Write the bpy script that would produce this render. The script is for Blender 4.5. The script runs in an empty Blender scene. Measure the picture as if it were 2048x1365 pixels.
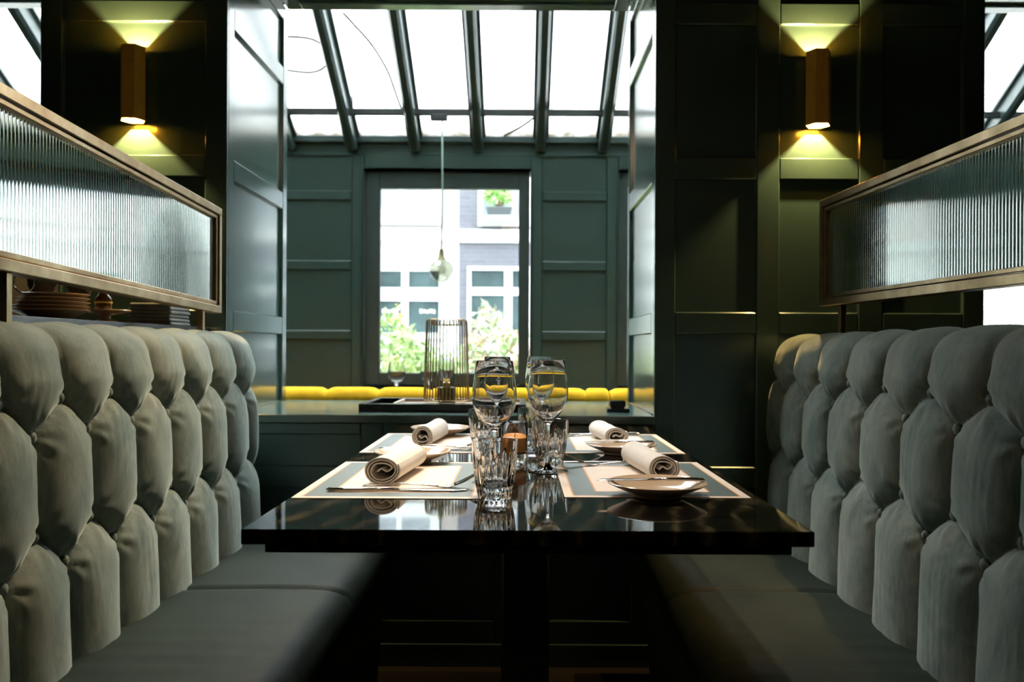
import bpy, math, random
import numpy as np
from mathutils import Vector, Matrix
random.seed(7); rng = np.random.default_rng(7)
S = bpy.context.scene
PI = math.pi
# ------------------------------------------------------------------ camera, world, lights, exposure
ZC, F, VX, VY, ROLL = 0.99, 1690.0, 1040.0, 695.0, 0.005
cam = bpy.data.cameras.new('camera'); co = bpy.data.objects.new('camera', cam); S.collection.objects.link(co)
co.location = (0, 0, ZC); co.rotation_euler = (PI/2, 0, 0)
co.matrix_world = Matrix.Translation((0, 0, ZC)) @ Matrix.Rotation(PI/2, 4, 'X') @ Matrix.Rotation(ROLL, 4, 'Z')
cam.lens = F/2048*36; cam.sensor_width = 36
cam.shift_x = -(VX-1024)/2048; cam.shift_y = (VY-682.5)/2048
cam.clip_start = 0.05; cam.clip_end = 200
cam.dof.use_dof = True; cam.dof.focus_distance = 1.5; cam.dof.aperture_fstop = 5.6
S.camera = co
w = bpy.data.worlds.new('world'); S.world = w; w.use_nodes = True
bg = w.node_tree.nodes['Background']; bg.inputs[0].default_value = (0.91, 0.985, 1.0, 1); bg.inputs[1].default_value = 32.0

def lamp(name, kind, loc, power, col, size=.05, target=None, **k):
    l = bpy.data.lights.new(name, kind); l.energy = power; l.color = col
    if kind == 'AREA': l.shape = 'DISK'; l.size = size
    else: l.shadow_soft_size = size
    for a, b in k.items(): setattr(l, a, b)
    o = bpy.data.objects.new(name, l); S.collection.objects.link(o); o.location = loc
    if target is not None:
        o.rotation_euler = (Vector(target)-Vector(loc)).to_track_quat('-Z', 'Y').to_euler()
    return o
WARM = (1.0, .84, .68)
lamp('ceiling_spot', 'SPOT', (0.0, 1.75, 2.9), 105, WARM, .035, (0, 1.8, .75), spot_size=math.radians(44), spot_blend=.7)
lamp('ceiling_spot', 'SPOT', (-.62, 1.55, 2.9), 32, WARM, .035, (.02, 1.65, .75), spot_size=math.radians(38), spot_blend=.7)
lamp('velvet_fill', 'SPOT', (-.10, 2.5, 2.2), 115, (1, .76, .46), .06, (-.85, 1.2, .80), spot_size=math.radians(70), spot_blend=.8)  # added spot without a fixture, rakes warm light across the left velvet back
lamp('room_fill', 'AREA', (0.0, -1.6, 2.9), 4.5, (1, .68, .42), .6, (0, 1.2, 1.2))  # weak warm fill added behind the camera for the brass and pillars
S.view_settings.view_transform = 'Standard'; S.view_settings.look = 'None'
S.view_settings.gamma = 1; S.view_settings.use_curve_mapping = False
S.view_settings.exposure = 0.0
S.cycles.max_bounces = 12; S.cycles.transmission_bounces = 12; S.cycles.transparent_max_bounces = 16
S.cycles.use_denoising = True; S.cycles.sample_clamp_indirect = 6.0

# ------------------------------------------------------------------ helpers
def X(px, py, D): return ((px-VX) + ROLL*(py-VY))/F*D
def Z(px, py, D): return ZC - ((py-VY) - ROLL*(px-VX))/F*D
def W(px, py, D): return (X(px, py, D), D, Z(px, py, D))

def link(o, parent=None):
    S.collection.objects.link(o)
    if parent is not None: o.parent = parent
    return o
def mesh(name, V, Fc, mat=None, smooth=False, mats=None, idx=None):
    me = bpy.data.meshes.new(name); me.from_pydata([tuple(map(float, v)) for v in V], [], [tuple(map(int, f)) for f in Fc])
    for m in (mats or ([mat] if mat else [])): me.materials.append(m)
    if idx is not None: me.polygons.foreach_set('material_index', idx)
    if smooth is True: me.polygons.foreach_set('use_smooth', [True]*len(me.polygons))
    elif smooth: me.polygons.foreach_set('use_smooth', [True]*len(me.polygons)); me.set_sharp_from_angle(angle=math.radians(smooth))
    me.update(); return me
def obj(name, me, parent=None, loc=(0, 0, 0), rot=(0, 0, 0), label=None):
    o = bpy.data.objects.new(name, me); o.location = loc; o.rotation_euler = rot
    link(o, parent)
    if label: o['label'] = label
    return o
def tag(o, label, cat, group=None):
    o['label'] = label; o['category'] = cat
    if group: o['group'] = group
    return o
def thing(name, label, cat, loc=(0, 0, 0), rz=0, group=None):
    o = bpy.data.objects.new(name, None); o.empty_display_size = .05; link(o); o.location = loc; o.rotation_euler = (0, 0, rz)
    return tag(o, label, cat, group)
def struct(o): o['kind'] = 'structure'; return o
def dup(root, loc, rz, label=None):
    r = root.copy(); link(r); r.location = loc; r.rotation_euler = (0, 0, rz)
    if label: r['label'] = label
    for ch in list(root.children):
        c = ch.copy(); link(c, r)
        for g in list(ch.children):
            d = g.copy(); link(d, c)
    return r
class MB:
    def __init__(s): s.v = []; s.f = []; s.i = []
    def add(s, V, Fc, mi=0):
        n = len(s.v); s.v += [tuple(map(float, p)) for p in V]; s.f += [tuple(int(a)+n for a in f) for f in Fc]; s.i += [mi]*len(Fc)
        return s
    def box(s, a, b, mi=0, c=0.0):
        x0, y0, z0 = a; x1, y1, z1 = b
        if c <= 0:
            V = [(x0,y0,z0),(x1,y0,z0),(x1,y1,z0),(x0,y1,z0),(x0,y0,z1),(x1,y0,z1),(x1,y1,z1),(x0,y1,z1)]
            return s.add(V, [(0,3,2,1),(4,5,6,7),(0,1,5,4),(1,2,6,5),(2,3,7,6),(3,0,4,7)], mi)
        # chamfer all edges: hull of inset points
        P = []
        for sx in (0, 1):
            for sy in (0, 1):
                for sz in (0, 1):
                    p = [x1 if sx else x0, y1 if sy else y0, z1 if sz else z0]; d = [-c if sx else c, -c if sy else c, -c if sz else c]
                    P.append([(p[0], p[1]+d[1], p[2]+d[2]), (p[0]+d[0], p[1], p[2]+d[2]), (p[0]+d[0], p[1]+d[1], p[2])])
        V = [q for t in P for q in t]
        I = lambda sx, sy, sz, k: (sx*4+sy*2+sz)*3+k
        Fc = []
        for sx in (0, 1): f = [I(sx,0,0,0), I(sx,1,0,0), I(sx,1,1,0), I(sx,0,1,0)]; Fc.append(f if sx else f[::-1])
        for sy in (0, 1): f = [I(0,sy,0,1), I(0,sy,1,1), I(1,sy,1,1), I(1,sy,0,1)]; Fc.append(f if sy else f[::-1])
        for sz in (0, 1): f = [I(0,0,sz,2), I(1,0,sz,2), I(1,1,sz,2), I(0,1,sz,2)]; Fc.append(f if sz else f[::-1])
        for sx in (0, 1):
            for sy in (0, 1):
                f = [I(sx,sy,0,0), I(sx,sy,0,1), I(sx,sy,1,1), I(sx,sy,1,0)]; Fc.append(f if (sx+sy) % 2 else f[::-1])
        for sx in (0, 1):
            for sz in (0, 1):
                f = [I(sx,0,sz,0), I(sx,0,sz,2), I(sx,1,sz,2), I(sx,1,sz,0)]; Fc.append(f[::-1] if (sx+sz) % 2 else f)
        for sy in (0, 1):
            for sz in (0, 1):
                f = [I(0,sy,sz,1), I(0,sy,sz,2), I(1,sy,sz,2), I(1,sy,sz,1)]; Fc.append(f if (sy+sz) % 2 else f[::-1])
        for sx in (0, 1):
            for sy in (0, 1):
                for sz in (0, 1):
                    f = [I(sx,sy,sz,0), I(sx,sy,sz,1), I(sx,sy,sz,2)]; Fc.append(f[::-1] if (sx+sy+sz) % 2 == 0 else f)
        return s.add(V, Fc, mi)
    def tube(s, pts, r, n=8, mi=0, cap=True, ry=None):
        pts = [Vector(p) for p in pts]; m = len(pts)
        rs = r if isinstance(r, (list, tuple)) else [r]*m
        V = []; up = None
        for k, p in enumerate(pts):
            t = (pts[min(k+1, m-1)]-pts[max(k-1, 0)]).normalized()
            if up is None:
                up = Vector((0, 0, 1)) if abs(t.z) < .9 else Vector((0, 1, 0))
            a = t.cross(up).normalized(); b = a.cross(t).normalized(); up = b
            rr = rs[k]; r1, r2 = rr if isinstance(rr, tuple) else (rr, rr)
            for q in range(n):
                th = 2*PI*q/n; V.append(p + a*math.cos(th)*r1 + b*math.sin(th)*r2)
        Fc = [(k*n+q, k*n+(q+1) % n, (k+1)*n+(q+1) % n, (k+1)*n+q) for k in range(m-1) for q in range(n)]
        if cap: Fc += [tuple(range(n))[::-1], tuple((m-1)*n+q for q in range(n))]
        return s.add(V, Fc, mi)
    def lathe(s, prof, n=48, mi=0, c=(0, 0, 0), close=False):
        V = []; rings = []
        for r, z in prof:
            if r < 1e-6: rings.append([len(V)]); V.append((c[0], c[1], c[2]+z))
            else:
                rings.append(list(range(len(V), len(V)+n)))
                V += [(c[0]+r*math.cos(2*PI*q/n), c[1]+r*math.sin(2*PI*q/n), c[2]+z) for q in range(n)]
        Fc = []
        R2 = rings + ([rings[0]] if close else [])
        for a, b in zip(R2, R2[1:]):
            for q in range(n):
                q2 = (q+1) % n
                if len(a) == 1 and len(b) == 1: break
                if len(a) == 1: Fc.append((a[0], b[q2], b[q]))
                elif len(b) == 1: Fc.append((a[q], a[q2], b[0]))
                else: Fc.append((a[q], a[q2], b[q2], b[q]))
        return s.add(V, Fc, mi)
    def mesh(s, name, mat=None, smooth=False, mats=None): return mesh(name, s.v, s.f, mat, smooth, mats, s.i if mats else None)
    def build(s, name, mat, parent=None, loc=(0, 0, 0), rot=(0, 0, 0), smooth=False, label=None, mats=None):
        return obj(name, s.mesh(name, mat, smooth, mats), parent, loc, rot, label)
def smoothpts(P, k=6):
    P = [Vector(p) for p in P]; out = []
    for i in range(len(P)-1):
        p0, p1, p2, p3 = P[max(i-1, 0)], P[i], P[i+1], P[min(i+2, len(P)-1)]
        for j in range(k):
            t = j/k
            out.append(.5*((2*p1)+(-p0+p2)*t+(2*p0-5*p1+4*p2-p3)*t*t+(-p0+3*p1-3*p2+p3)*t**3))
    return out+[P[-1]]

# ------------------------------------------------------------------ materials
class NT:
    def __init__(s, name):
        s.m = bpy.data.materials.new(name); s.m.use_nodes = True; s.t = s.m.node_tree; s.n = s.t.nodes
        s.p = s.n['Principled BSDF']; s.out = s.n['Material Output']
    def node(s, typ, **k):
        n = s.n.new(typ)
        for a, b in k.items():
            if a.startswith('i_'):
                key = a[2:]; n.inputs[int(key) if key.isdigit() else key].default_value = b
            else: setattr(n, a, b)
        return n
    def l(s, a, b): s.t.links.new(a, b)
    def coords(s, sc=(1, 1, 1), kind='Object'):
        tc = s.node('ShaderNodeTexCoord'); mp = s.node('ShaderNodeMapping'); s.l(tc.outputs[kind], mp.inputs[0]); mp.inputs['Scale'].default_value = sc
        return mp.outputs[0]
    def noise(s, scale, detail=3, rough=.5, vec=None, dist=0):
        n = s.node('ShaderNodeTexNoise'); n.inputs['Scale'].default_value = scale; n.inputs['Detail'].default_value = detail; n.inputs['Roughness'].default_value = rough; n.inputs['Distortion'].default_value = dist
        s.l(vec if vec is not None else s.coords(), n.inputs['Vector']); return n.outputs['Fac']
    def ramp(s, fac, stops):
        r = s.node('ShaderNodeValToRGB'); e = r.color_ramp.elements
        while len(e) < len(stops): e.new(.5)
        for q, (p, c) in zip(e, stops): q.position = p; q.color = (*c, 1) if len(c) == 3 else c
        s.l(fac, r.inputs[0]); return r.outputs[0]
    def bump(s, h, strength=.2, dist=.002):
        b = s.node('ShaderNodeBump'); b.inputs['Strength'].default_value = strength; b.inputs['Distance'].default_value = dist
        s.l(h, b.inputs['Height']); s.l(b.outputs[0], s.p.inputs['Normal'])
def P(name, col, rough=.5, metal=0, noise=0, scale=20, bump=0, bdist=.001, **k):
    t = NT(name); p = t.p; p.inputs['Base Color'].default_value = (*col, 1); p.inputs['Roughness'].default_value = rough; p.inputs['Metallic'].default_value = metal
    for a, b in k.items(): p.inputs[a.replace('_', ' ')].default_value = b
    if noise or bump:
        f = t.noise(scale, 4)
        if noise: t.l(t.ramp(f, [(.3, tuple(c*(1-noise) for c in col)), (.7, tuple(min(1, c*(1+noise)) for c in col))]), p.inputs['Base Color'])
        if bump: t.bump(f, bump, bdist)
    return t.m
def glassmat(name, ior=1.5, rough=0.0, col=(1, 1, 1)):
    t = NT(name); t.n.remove(t.p); g = t.node('ShaderNodeBsdfGlass'); g.inputs['IOR'].default_value = ior; g.inputs['Roughness'].default_value = rough; g.inputs['Color'].default_value = (*col, 1)
    t.l(g.outputs[0], t.out.inputs[0]); return t.m
def panemat(name, dirty=False, tint=(1, 1, 1), thin=False):
    t = NT(name); t.n.remove(t.p)
    tr = t.node('ShaderNodeBsdfTransparent'); tr.inputs[0].default_value = (*tint, 1); gl = t.node('ShaderNodeBsdfGlossy'); gl.inputs['Roughness'].default_value = .02
    fr = t.node('ShaderNodeFresnel'); fr.inputs[0].default_value = 1.45; mx = t.node('ShaderNodeMixShader')
    lw = t.node('ShaderNodeLayerWeight'); lw.inputs[0].default_value = .5; pw = t.node('ShaderNodeMath', operation='POWER'); t.l(lw.outputs['Facing'], pw.inputs[0]); pw.inputs[1].default_value = 4.0
    ad_ = t.node('ShaderNodeMath', operation='MULTIPLY_ADD'); t.l(pw.outputs[0], ad_.inputs[0]); ad_.inputs[1].default_value = .6; ad_.inputs[2].default_value = .04
    t.l(ad_.outputs[0] if thin else fr.outputs[0], mx.inputs[0]); t.l(tr.outputs[0], mx.inputs[1]); t.l(gl.outputs[0], mx.inputs[2])
    if dirty:
        # rust-brown grime collecting along the lower edge of the pane (local -y is the eaves end)
        tl = t.node('ShaderNodeBsdfTranslucent'); tl.inputs[0].default_value = (.9, .93, .92, 1)
        m2 = t.node('ShaderNodeMixShader'); m2.inputs[0].default_value = .25; t.l(mx.outputs[0], m2.inputs[1]); t.l(tl.outputs[0], m2.inputs[2])
        tc = t.node('ShaderNodeTexCoord'); sp = t.node('ShaderNodeSeparateXYZ'); t.l(tc.outputs['Object'], sp.inputs[0])
        mr = t.node('ShaderNodeMapRange'); mr.inputs[1].default_value = .0; mr.inputs[2].default_value = .28; mr.inputs[3].default_value = 1; mr.inputs[4].default_value = 0; t.l(sp.outputs['Y'], mr.inputs[0])
        oi = t.node('ShaderNodeObjectInfo'); ad = t.node('ShaderNodeVectorMath', operation='ADD'); t.l(tc.outputs['Object'], ad.inputs[0]); t.l(oi.outputs['Random'], ad.inputs[1])
        sc_ = t.node('ShaderNodeVectorMath', operation='SCALE'); t.l(ad.outputs[0], sc_.inputs[0]); sc_.inputs['Scale'].default_value = 3.0
        nz = t.noise(3.2, 8, .65, sc_.outputs[0])
        m = t.node('ShaderNodeMath', operation='MULTIPLY'); t.l(mr.outputs[0], m.inputs[0]); t.l(nz, m.inputs[1])
        rp = t.ramp(m.outputs[0], [(.2, (0, 0, 0)), (.62, (.85, .85, .85))])
        dt = t.node('ShaderNodeBsdfTranslucent'); dt.inputs[0].default_value = (.055, .036, .016, 1)
        m3 = t.node('ShaderNodeMixShader'); t.l(rp, m3.inputs[0]); t.l(m2.outputs[0], m3.inputs[1]); t.l(dt.outputs[0], m3.inputs[2])
        mx = m3
    t.l(mx.outputs[0], t.out.inputs[0]); return t.m
PAINT = P('green_paint', (.034, .064, .055), .24, noise=.06, scale=6, bump=.05, bdist=.0006, Specular_IOR_Level=1.0, Specular_Tint=(.80, 1, .97, 1), Coat_Weight=.25, Coat_Roughness=.1)
JAMB_LIT = P('jamb_gloss_lit', (.055, .10, .09), .2, noise=.06, scale=6, bump=.05, bdist=.0006, Specular_Tint=(.80, 1, .97, 1), Coat_Weight=.9, Coat_Roughness=.13, Coat_IOR=1.95)  # same green as the pillars, colour and gloss raised so the jambs look daylit
SILL_LIT = P('sill_paint_lit', (.075, .13, .115), .16, noise=.08, scale=5, Specular_IOR_Level=1.0)  # wall green lightened, daylight on the sill put into the base colour
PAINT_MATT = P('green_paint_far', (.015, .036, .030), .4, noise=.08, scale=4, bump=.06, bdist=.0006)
IRON = P('painted_iron', (.030, .052, .052), .3, noise=.15, scale=12)
DARKMETAL = P('dark_metal', (.02, .02, .022), .35)
BLACK = P('black_lacquer', (.006, .006, .006), .22)
def brass_mat():
    t = NT('aged_brass'); t.p.inputs['Metallic'].default_value = 1
    v = t.coords((1, 1, 1)); f = t.noise(14, 5, .6, v)
    t.l(t.ramp(f, [(.3, (.23, .16, .085)), (.55, (.34, .25, .14)), (.75, (.47, .37, .23))]), t.p.inputs['Base Color'])
    t.l(t.ramp(f, [(.3, (.42,)*3), (.7, (.28,)*3)]), t.p.inputs['Roughness']); t.bump(t.noise(60, 3), .1, .0004); return t.m
BRASS = brass_mat()
GOLD = P('sconce_gold', (.85, .48, .06), .5, metal=.35, noise=.12, scale=120)
WIRE = P('lamp_gold_wire', (.42, .29, .14), .3, metal=1)
STEEL = P('polished_steel', (.72, .68, .63), .12, metal=1)
CHROME = P('chrome', (.8, .8, .8), .08, metal=1)
GLASS = glassmat('clear_glass', 1.45)
CUT = glassmat('cut_glass', 1.5)
RIBBED = glassmat('ribbed_glass', 1.48, .015, (.97, .99, .98))
PANE = panemat('window_pane', tint=(.52, .54, .54)); SHADEG = panemat('thin_shade_glass', tint=(.76, .76, .72), thin=True); ROOFPANE = panemat('roof_pane', True)
PORCELAIN = P('cream_porcelain', (.62, .47, .33), .12, noise=.05, scale=15)
DARKPLATE = P('brown_stoneware', (.62, .42, .25), .2, noise=.1, scale=15)
def velvet():
    t = NT('grey_green_velvet'); v = t.coords((1, 1, .6))
    f = t.noise(9, 6, .62, v, .6); f2 = t.noise(160, 3, .6, t.coords((1, 1, .25)))
    m = t.node('ShaderNodeMath', operation='MULTIPLY_ADD'); t.l(f2, m.inputs[0]); m.inputs[1].default_value = .3; t.l(f, m.inputs[2])
    t.l(t.ramp(m.outputs[0], [(.40, (.088, .128, .118)), (.58, (.172, .220, .200)), (.8, (.29, .33, .285))]), t.p.inputs['Base Color'])
    t.p.inputs['Roughness'].default_value = .75; t.p.inputs['Sheen Weight'].default_value = .6; t.p.inputs['Sheen Roughness'].default_value = .35
    t.p.inputs['Sheen Tint'].default_value = (.75, .85, .78, 1); t.p.inputs['Specular IOR Level'].default_value = .25
    t.bump(f2, .25, .0012); return t.m
VELVET = velvet()
def seatmat():
    t = NT('charcoal_green_seat_cloth'); f = t.noise(240, 2, .6); g = t.noise(5, 4, .5)
    t.l(t.ramp(g, [(.3, (.016, .024, .019)), (.7, (.025, .034, .026))]), t.p.inputs['Base Color'])
    t.p.inputs['Roughness'].default_value = .6; t.p.inputs['Specular IOR Level'].default_value = .08; t.bump(f, .3, .0006); return t.m
SEAT = seatmat()
MUSTARD = P('mustard_velvet', (.50, .28, .012), .9, noise=.15, scale=30, bump=.2, Specular_IOR_Level=.05)
MUSTARD.node_tree.nodes['Principled BSDF'].inputs['Sheen Tint'].default_value = (1, .9, .5, 1)
LINEN = P('white_linen', (.90, .87, .82), .8, noise=.04, scale=40, bump=.25, bdist=.0006, Sheen_Weight=.1)
GREYCLOTH = P('grey_cloth', (.2, .22, .22), .8, noise=.2, scale=14, bump=.3)
WAX = P('amber_wax', (.85, .36, .05), .15)
def woodmat():
    t = NT('dark_veined_table_top'); v = t.coords((1, .55, 1)); v2 = t.coords((2.2, 1, 1))
    mp = t.node('ShaderNodeMapping'); mp.inputs['Rotation'].default_value = (0, 0, .55); t.l(v2, mp.inputs[0])
    f = t.noise(6, 8, .68, mp.outputs[0], 1.8)
    wv = t.node('ShaderNodeTexWave'); wv.inputs['Scale'].default_value = 3.2; wv.inputs['Distortion'].default_value = 9; wv.inputs['Detail'].default_value = 5; wv.inputs['Detail Scale'].default_value = 1.3; t.l(mp.outputs[0], wv.inputs[0])
    m = t.node('ShaderNodeMath', operation='MULTIPLY'); t.l(f, m.inputs[0]); t.l(wv.outputs['Fac'], m.inputs[1])
    t.l(t.ramp(m.outputs[0], [(.1, (.005, .005, .005)), (.35, (.012, .010, .008)), (.5, (.04, .034, .018)), (.62, (.10, .088, .045))]), t.p.inputs['Base Color'])
    t.p.inputs['Roughness'].default_value = .035; t.p.inputs['Specular IOR Level'].default_value = .62; return t.m
WOOD = woodmat()
def matprint():
    # flat print of the placemat: cream border, orange hairlines, teal band, cream field with a faint ring
    t = NT('printed_placemat'); tc = t.node('ShaderNodeTexCoord'); sp = t.node('ShaderNodeSeparateXYZ'); t.l(tc.outputs['Object'], sp.inputs[0])
    def M(op, a, b=None, c=None):
        n = t.node('ShaderNodeMath', operation=op)
        for k, q in enumerate((a, b, c)):
            if q is None: continue
            if isinstance(q, (int, float)): n.inputs[k].default_value = q
            else: t.l(q, n.inputs[k])
        return n.outputs[0]
    dx = M('SUBTRACT', .149, M('ABSOLUTE', sp.outputs['X'])); dy = M('SUBTRACT', .210, M('ABSOLUTE', sp.outputs['Y'])); d = M('MINIMUM', dx, dy)
    r = t.node('ShaderNodeValToRGB'); r.color_ramp.interpolation = 'CONSTANT'; e = r.color_ramp.elements
    CR, OR, TE = (.84, .73, .62), (.62, .27, .05), (.052, .088, .080)
    st = [(0, CR), (.13, OR), (.16, TE), (.53, OR), (.56, CR)]
    while len(e) < len(st): e.new(.5)
    for q, (p, c) in zip(e, st): q.position = p; q.color = (*c, 1)
    t.l(M('MULTIPLY', d, 10), r.inputs[0])
    rr = M('SQRT', M('ADD', M('POWER', M('ADD', sp.outputs['X'], .06), 2), M('POWER', sp.outputs['Y'], 2)))
    ring = M('LESS_THAN', M('ABSOLUTE', M('SUBTRACT', rr, .02)), .0008)
    mx = t.node('ShaderNodeMix', data_type='RGBA'); t.l(M('MULTIPLY', ring, .35), mx.inputs[0]); t.l(r.outputs[0], mx.inputs[6]); mx.inputs[7].default_value = (.3, .35, .33, 1)
    t.l(mx.outputs[2], t.p.inputs['Base Color']); t.p.inputs['Roughness'].default_value = .45; return t.m
MATPRINT = matprint()

# ------------------------------------------------------------------ room shell
YW, YN, YF = 2.62, 3.30, 5.80          # booth wall face, back of the niches, far conservatory wall
def cbox_mesh(du, dv, t, c, mat, cache={}):
    """slab in local coords: x = u, y = v, z = outward normal, front edges chamfered"""
    key = (round(du, 4), round(dv, 4), round(t, 4), round(c, 4), mat.name)
    if key not in cache:
        a, b = du/2, dv/2
        V = [(-a,-b,0),(a,-b,0),(a,b,0),(-a,b,0),(-a,-b,t-c),(a,-b,t-c),(a,b,t-c),(-a,b,t-c),(-a+c,-b+c,t),(a-c,-b+c,t),(a-c,b-c,t),(-a+c,b-c,t)]
        Fc = [(3,2,1,0),(8,9,10,11)]
        for o_ in (0, 4):
            for k in range(4): Fc.append((o_+k, o_+(k+1) % 4, o_+4+(k+1) % 4, o_+4+k))
        cache[key] = mesh('panelling', V, Fc, mat)
    return cache[key]
CH = {}
def panelled(parent, O, U, N, u0, u1, v0, v1, cols, rows, mat, depth=.012, back=.006, names=('stile', 'rail', 'panel')):
    O, U, N = Vector(O), Vector(U), Vector(N); V_ = N.cross(U)
    rotm = Matrix((U, V_, N)).transposed().to_euler(); T = depth+back; cc = .007 if mat.name.endswith('_far') else .0032
    def put(name, a, b, c_, d, t, ch):
        ctr = O + U*((a+b)/2) + V_*((c_+d)/2) - N*T
        obj(name, cbox_mesh(b-a, d-c_, t, ch, mat), parent, ctr - Vector(parent.location), rotm)
    edges = [u0]+[q for c_ in cols for q in c_]+[u1]
    for k in range(0, len(edges), 2):
        if edges[k+1]-edges[k] > .001: put(names[0], edges[k], edges[k+1], v0, v1, T, cc)
    rr = [(max(a, v0), min(b, v1)) for a, b in rows if b > v0+.02 and a < v1-.02]
    for a, b in cols:
        ve = [v0]+[q for r in rr for q in r]+[v1]
        for k in range(0, len(ve), 2):
            if ve[k+1]-ve[k] > .001: put(names[1], a, b, ve[k], ve[k+1], T, cc)
        for c_, d in rr: put(names[2], a, b, c_, d, back, .0005)
ROWS = [(.142+.48*k, .142+.48*k+.413) for k in range(8)]
T_ = .018
OPEN = [(-2.82, -1.493), (-.913, .417), (1.439, 2.77)]
PIL = [(-3.4, -2.82, [(-3.33, -2.89)]), (-1.493, -.913, [(-1.425, -.981)]), (.417, 1.439, [(.481, .732), (.803, 1.048), (1.124, 1.372)]), (2.77, 3.4, [(2.84, 3.33)])]
SILL, SOFF = .779, 2.304
m = MB()
for a, b, _ in PIL: m.box((a+T_, YW+T_, 0), (b-T_, YN-.002, 3.9))
for a, b in OPEN:
    m.box((a-T_, YW+T_, 0), (b+T_, YN-.002, SILL-.026)); m.box((a-T_, YW+T_, SOFF+T_), (b+T_, YN-.002, 3.9))
m.box((-5.0, YW+T_, 0), (-3.4+T_, YN-.002, 3.9)); m.box((3.4-T_, YW+T_, 0), (5.0, YN-.002, 3.9))
wf = struct(m.build('wall_front', PAINT))
for a, b, cols in PIL:
    panelled(wf, (0, YW, 0), (1, 0, 0), (0, -1, 0), a, b, .07, 3.0, cols, ROWS, PAINT)
for k, (a, b) in enumerate(OPEN):
    wdt = (b-a-.28)/3; cols = [(a+.07+i*(wdt+.07), a+.07+i*(wdt+.07)+wdt) for i in range(3)]
    lowrows = [(.142, .555), (.622, .716)]
    lowrows = [(.142, .551), (.618, .716)]
    panelled(wf, (0, YW, 0), (1, 0, 0), (0, -1, 0), a, b, .07, SILL-.026, cols, lowrows, PAINT)
    panelled(wf, (0, YW, 0), (1, 0, 0), (0, -1, 0), a, b, SOFF, 3.0, cols, [(SOFF+.25, 2.9)], PAINT)
    jr = [(max(r0, SILL+.085) if r0 < SILL+.085 else r0, r1) for r0, r1 in ROWS if r1 > SILL+.15 and r0 < SOFF]
    jr = [(r0, min(r1, SOFF-.06)) for r0, r1 in jr if min(r1, SOFF-.06)-r0 > .04]
    if True: jr[0] = (SILL+.004, jr[0][1])
    panelled(wf, (a, 0, 0), (0, 1, 0), (1, 0, 0), YW+T_, YN, SILL, SOFF, [(YW+.07, YN-.055)], jr, JAMB_LIT)
    panelled(wf, (b, 0, 0), (0, -1, 0), (-1, 0, 0), -YN, -(YW+T_), SILL, SOFF, [(-(YN-.055), -(YW+.07))], jr, JAMB_LIT)
    # soffit
    panelled(wf, (0, 0, SOFF), (1, 0, 0), (0, 0, -1), a, b, -YN, -(YW+T_), [(a+.06, b-.06)], [(-(YN-.058), -(YW+.07))], JAMB_LIT)
    s = MB(); s.box((a-.0, YW-.012, SILL-.026), (b+.0, YN+.004, SILL), c=.002)
    struct(s.build('trim_%d' % (k+1), SILL_LIT))
s = MB(); s.box((-3.4, YW-.006, 0), (3.4, YW+T_, .07), c=.002); struct(s.build('baseboard_front', PAINT))
# floor, ceiling, remaining room walls
def floormat():
    t = NT('dark_oak_floor'); br = t.node('ShaderNodeTexBrick'); br.inputs['Scale'].default_value = 1.6; br.inputs['Mortar Size'].default_value = .004; br.inputs['Row Height'].default_value = .14; br.inputs['Brick Width'].default_value = 1.2
    br.inputs['Color1'].default_value = (.012, .009, .007, 1); br.inputs['Color2'].default_value = (.018, .013, .010, 1); br.inputs['Mortar'].default_value = (.01, .007, .005, 1)
    t.l(t.coords(), br.inputs[0]); t.l(br.outputs[0], t.p.inputs['Base Color']); t.p.inputs['Roughness'].default_value = .45; return t.m
FLOORM = floormat()
s = MB(); s.box((-5.0, -3.2, -.1), (5.0, YF+.3, 0)); struct(s.build('floor', FLOORM))
DARKWALL = P('dark_plaster', (.02, .022, .02), .7, noise=.1, scale=5)
s = MB(); s.box((-3.5, -3.2, 3.0), (3.5, YW+T_, 3.12)); struct(s.build('ceiling', DARKWALL))
s = MB(); s.box((-3.52, -3.1, 0), (-3.4, YW+T_, 3.0)); struct(s.build('wall_left', DARKWALL))
s = MB(); s.box((3.4, -3.1, 0), (3.52, YW+T_, 3.0)); struct(s.build('wall_right', DARKWALL))
s = MB(); s.box((-3.5, -3.22, 0), (3.5, -3.1, 3.0)); struct(s.build('wall_back', DARKWALL))

# ------------------------------------------------------------------ conservatory: far wall with windows
EAVE = 2.397; SL = .57
gz0, gz1 = Z(900, 747, YF), Z(900, 375, YF)                        # glass bottom / top
oz0, oz1 = gz0-.085, Z(900, 342, YF)
OW = [(-4.86, -1.72), (X(727, 560, YF), X(1060, 560, YF)), (X(1238, 400, YF), 4.86)]
m = MB(); xs = -5.0
for a, b in OW:
    m.box((xs, YF+T_, 0), (a-T_, YF+.26, EAVE+.12)); m.box((a-T_, YF+T_, 0), (b+T_, YF+.26, oz0-T_)); m.box((a-T_, YF+T_, oz1+T_), (b+T_, YF+.26, EAVE+.12)); xs = b+T_
m.box((xs, YF+T_, 0), (5.0, YF+.26, EAVE+.12))
wfar = struct(m.build('wall_far', PAINT_MATT))
TOPP = Z(900, 312, YF)
rows_far = [(r0, min(r1, TOPP-.0)) for r0, r1 in ROWS if r0 < TOPP-.05]
xs = -4.9
segs = []
for a, b in OW+[(4.9, 5)]:
    segs.append((xs, a)); xs = b
for a, b in segs:
    if b-a < .12: continue
    panelled(wfar, (0, YF, 0), (1, 0, 0), (0, -1, 0), a, b, 0, TOPP, [(a+.085, b-.085)], rows_far, PAINT_MATT, depth=.020)
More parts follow.
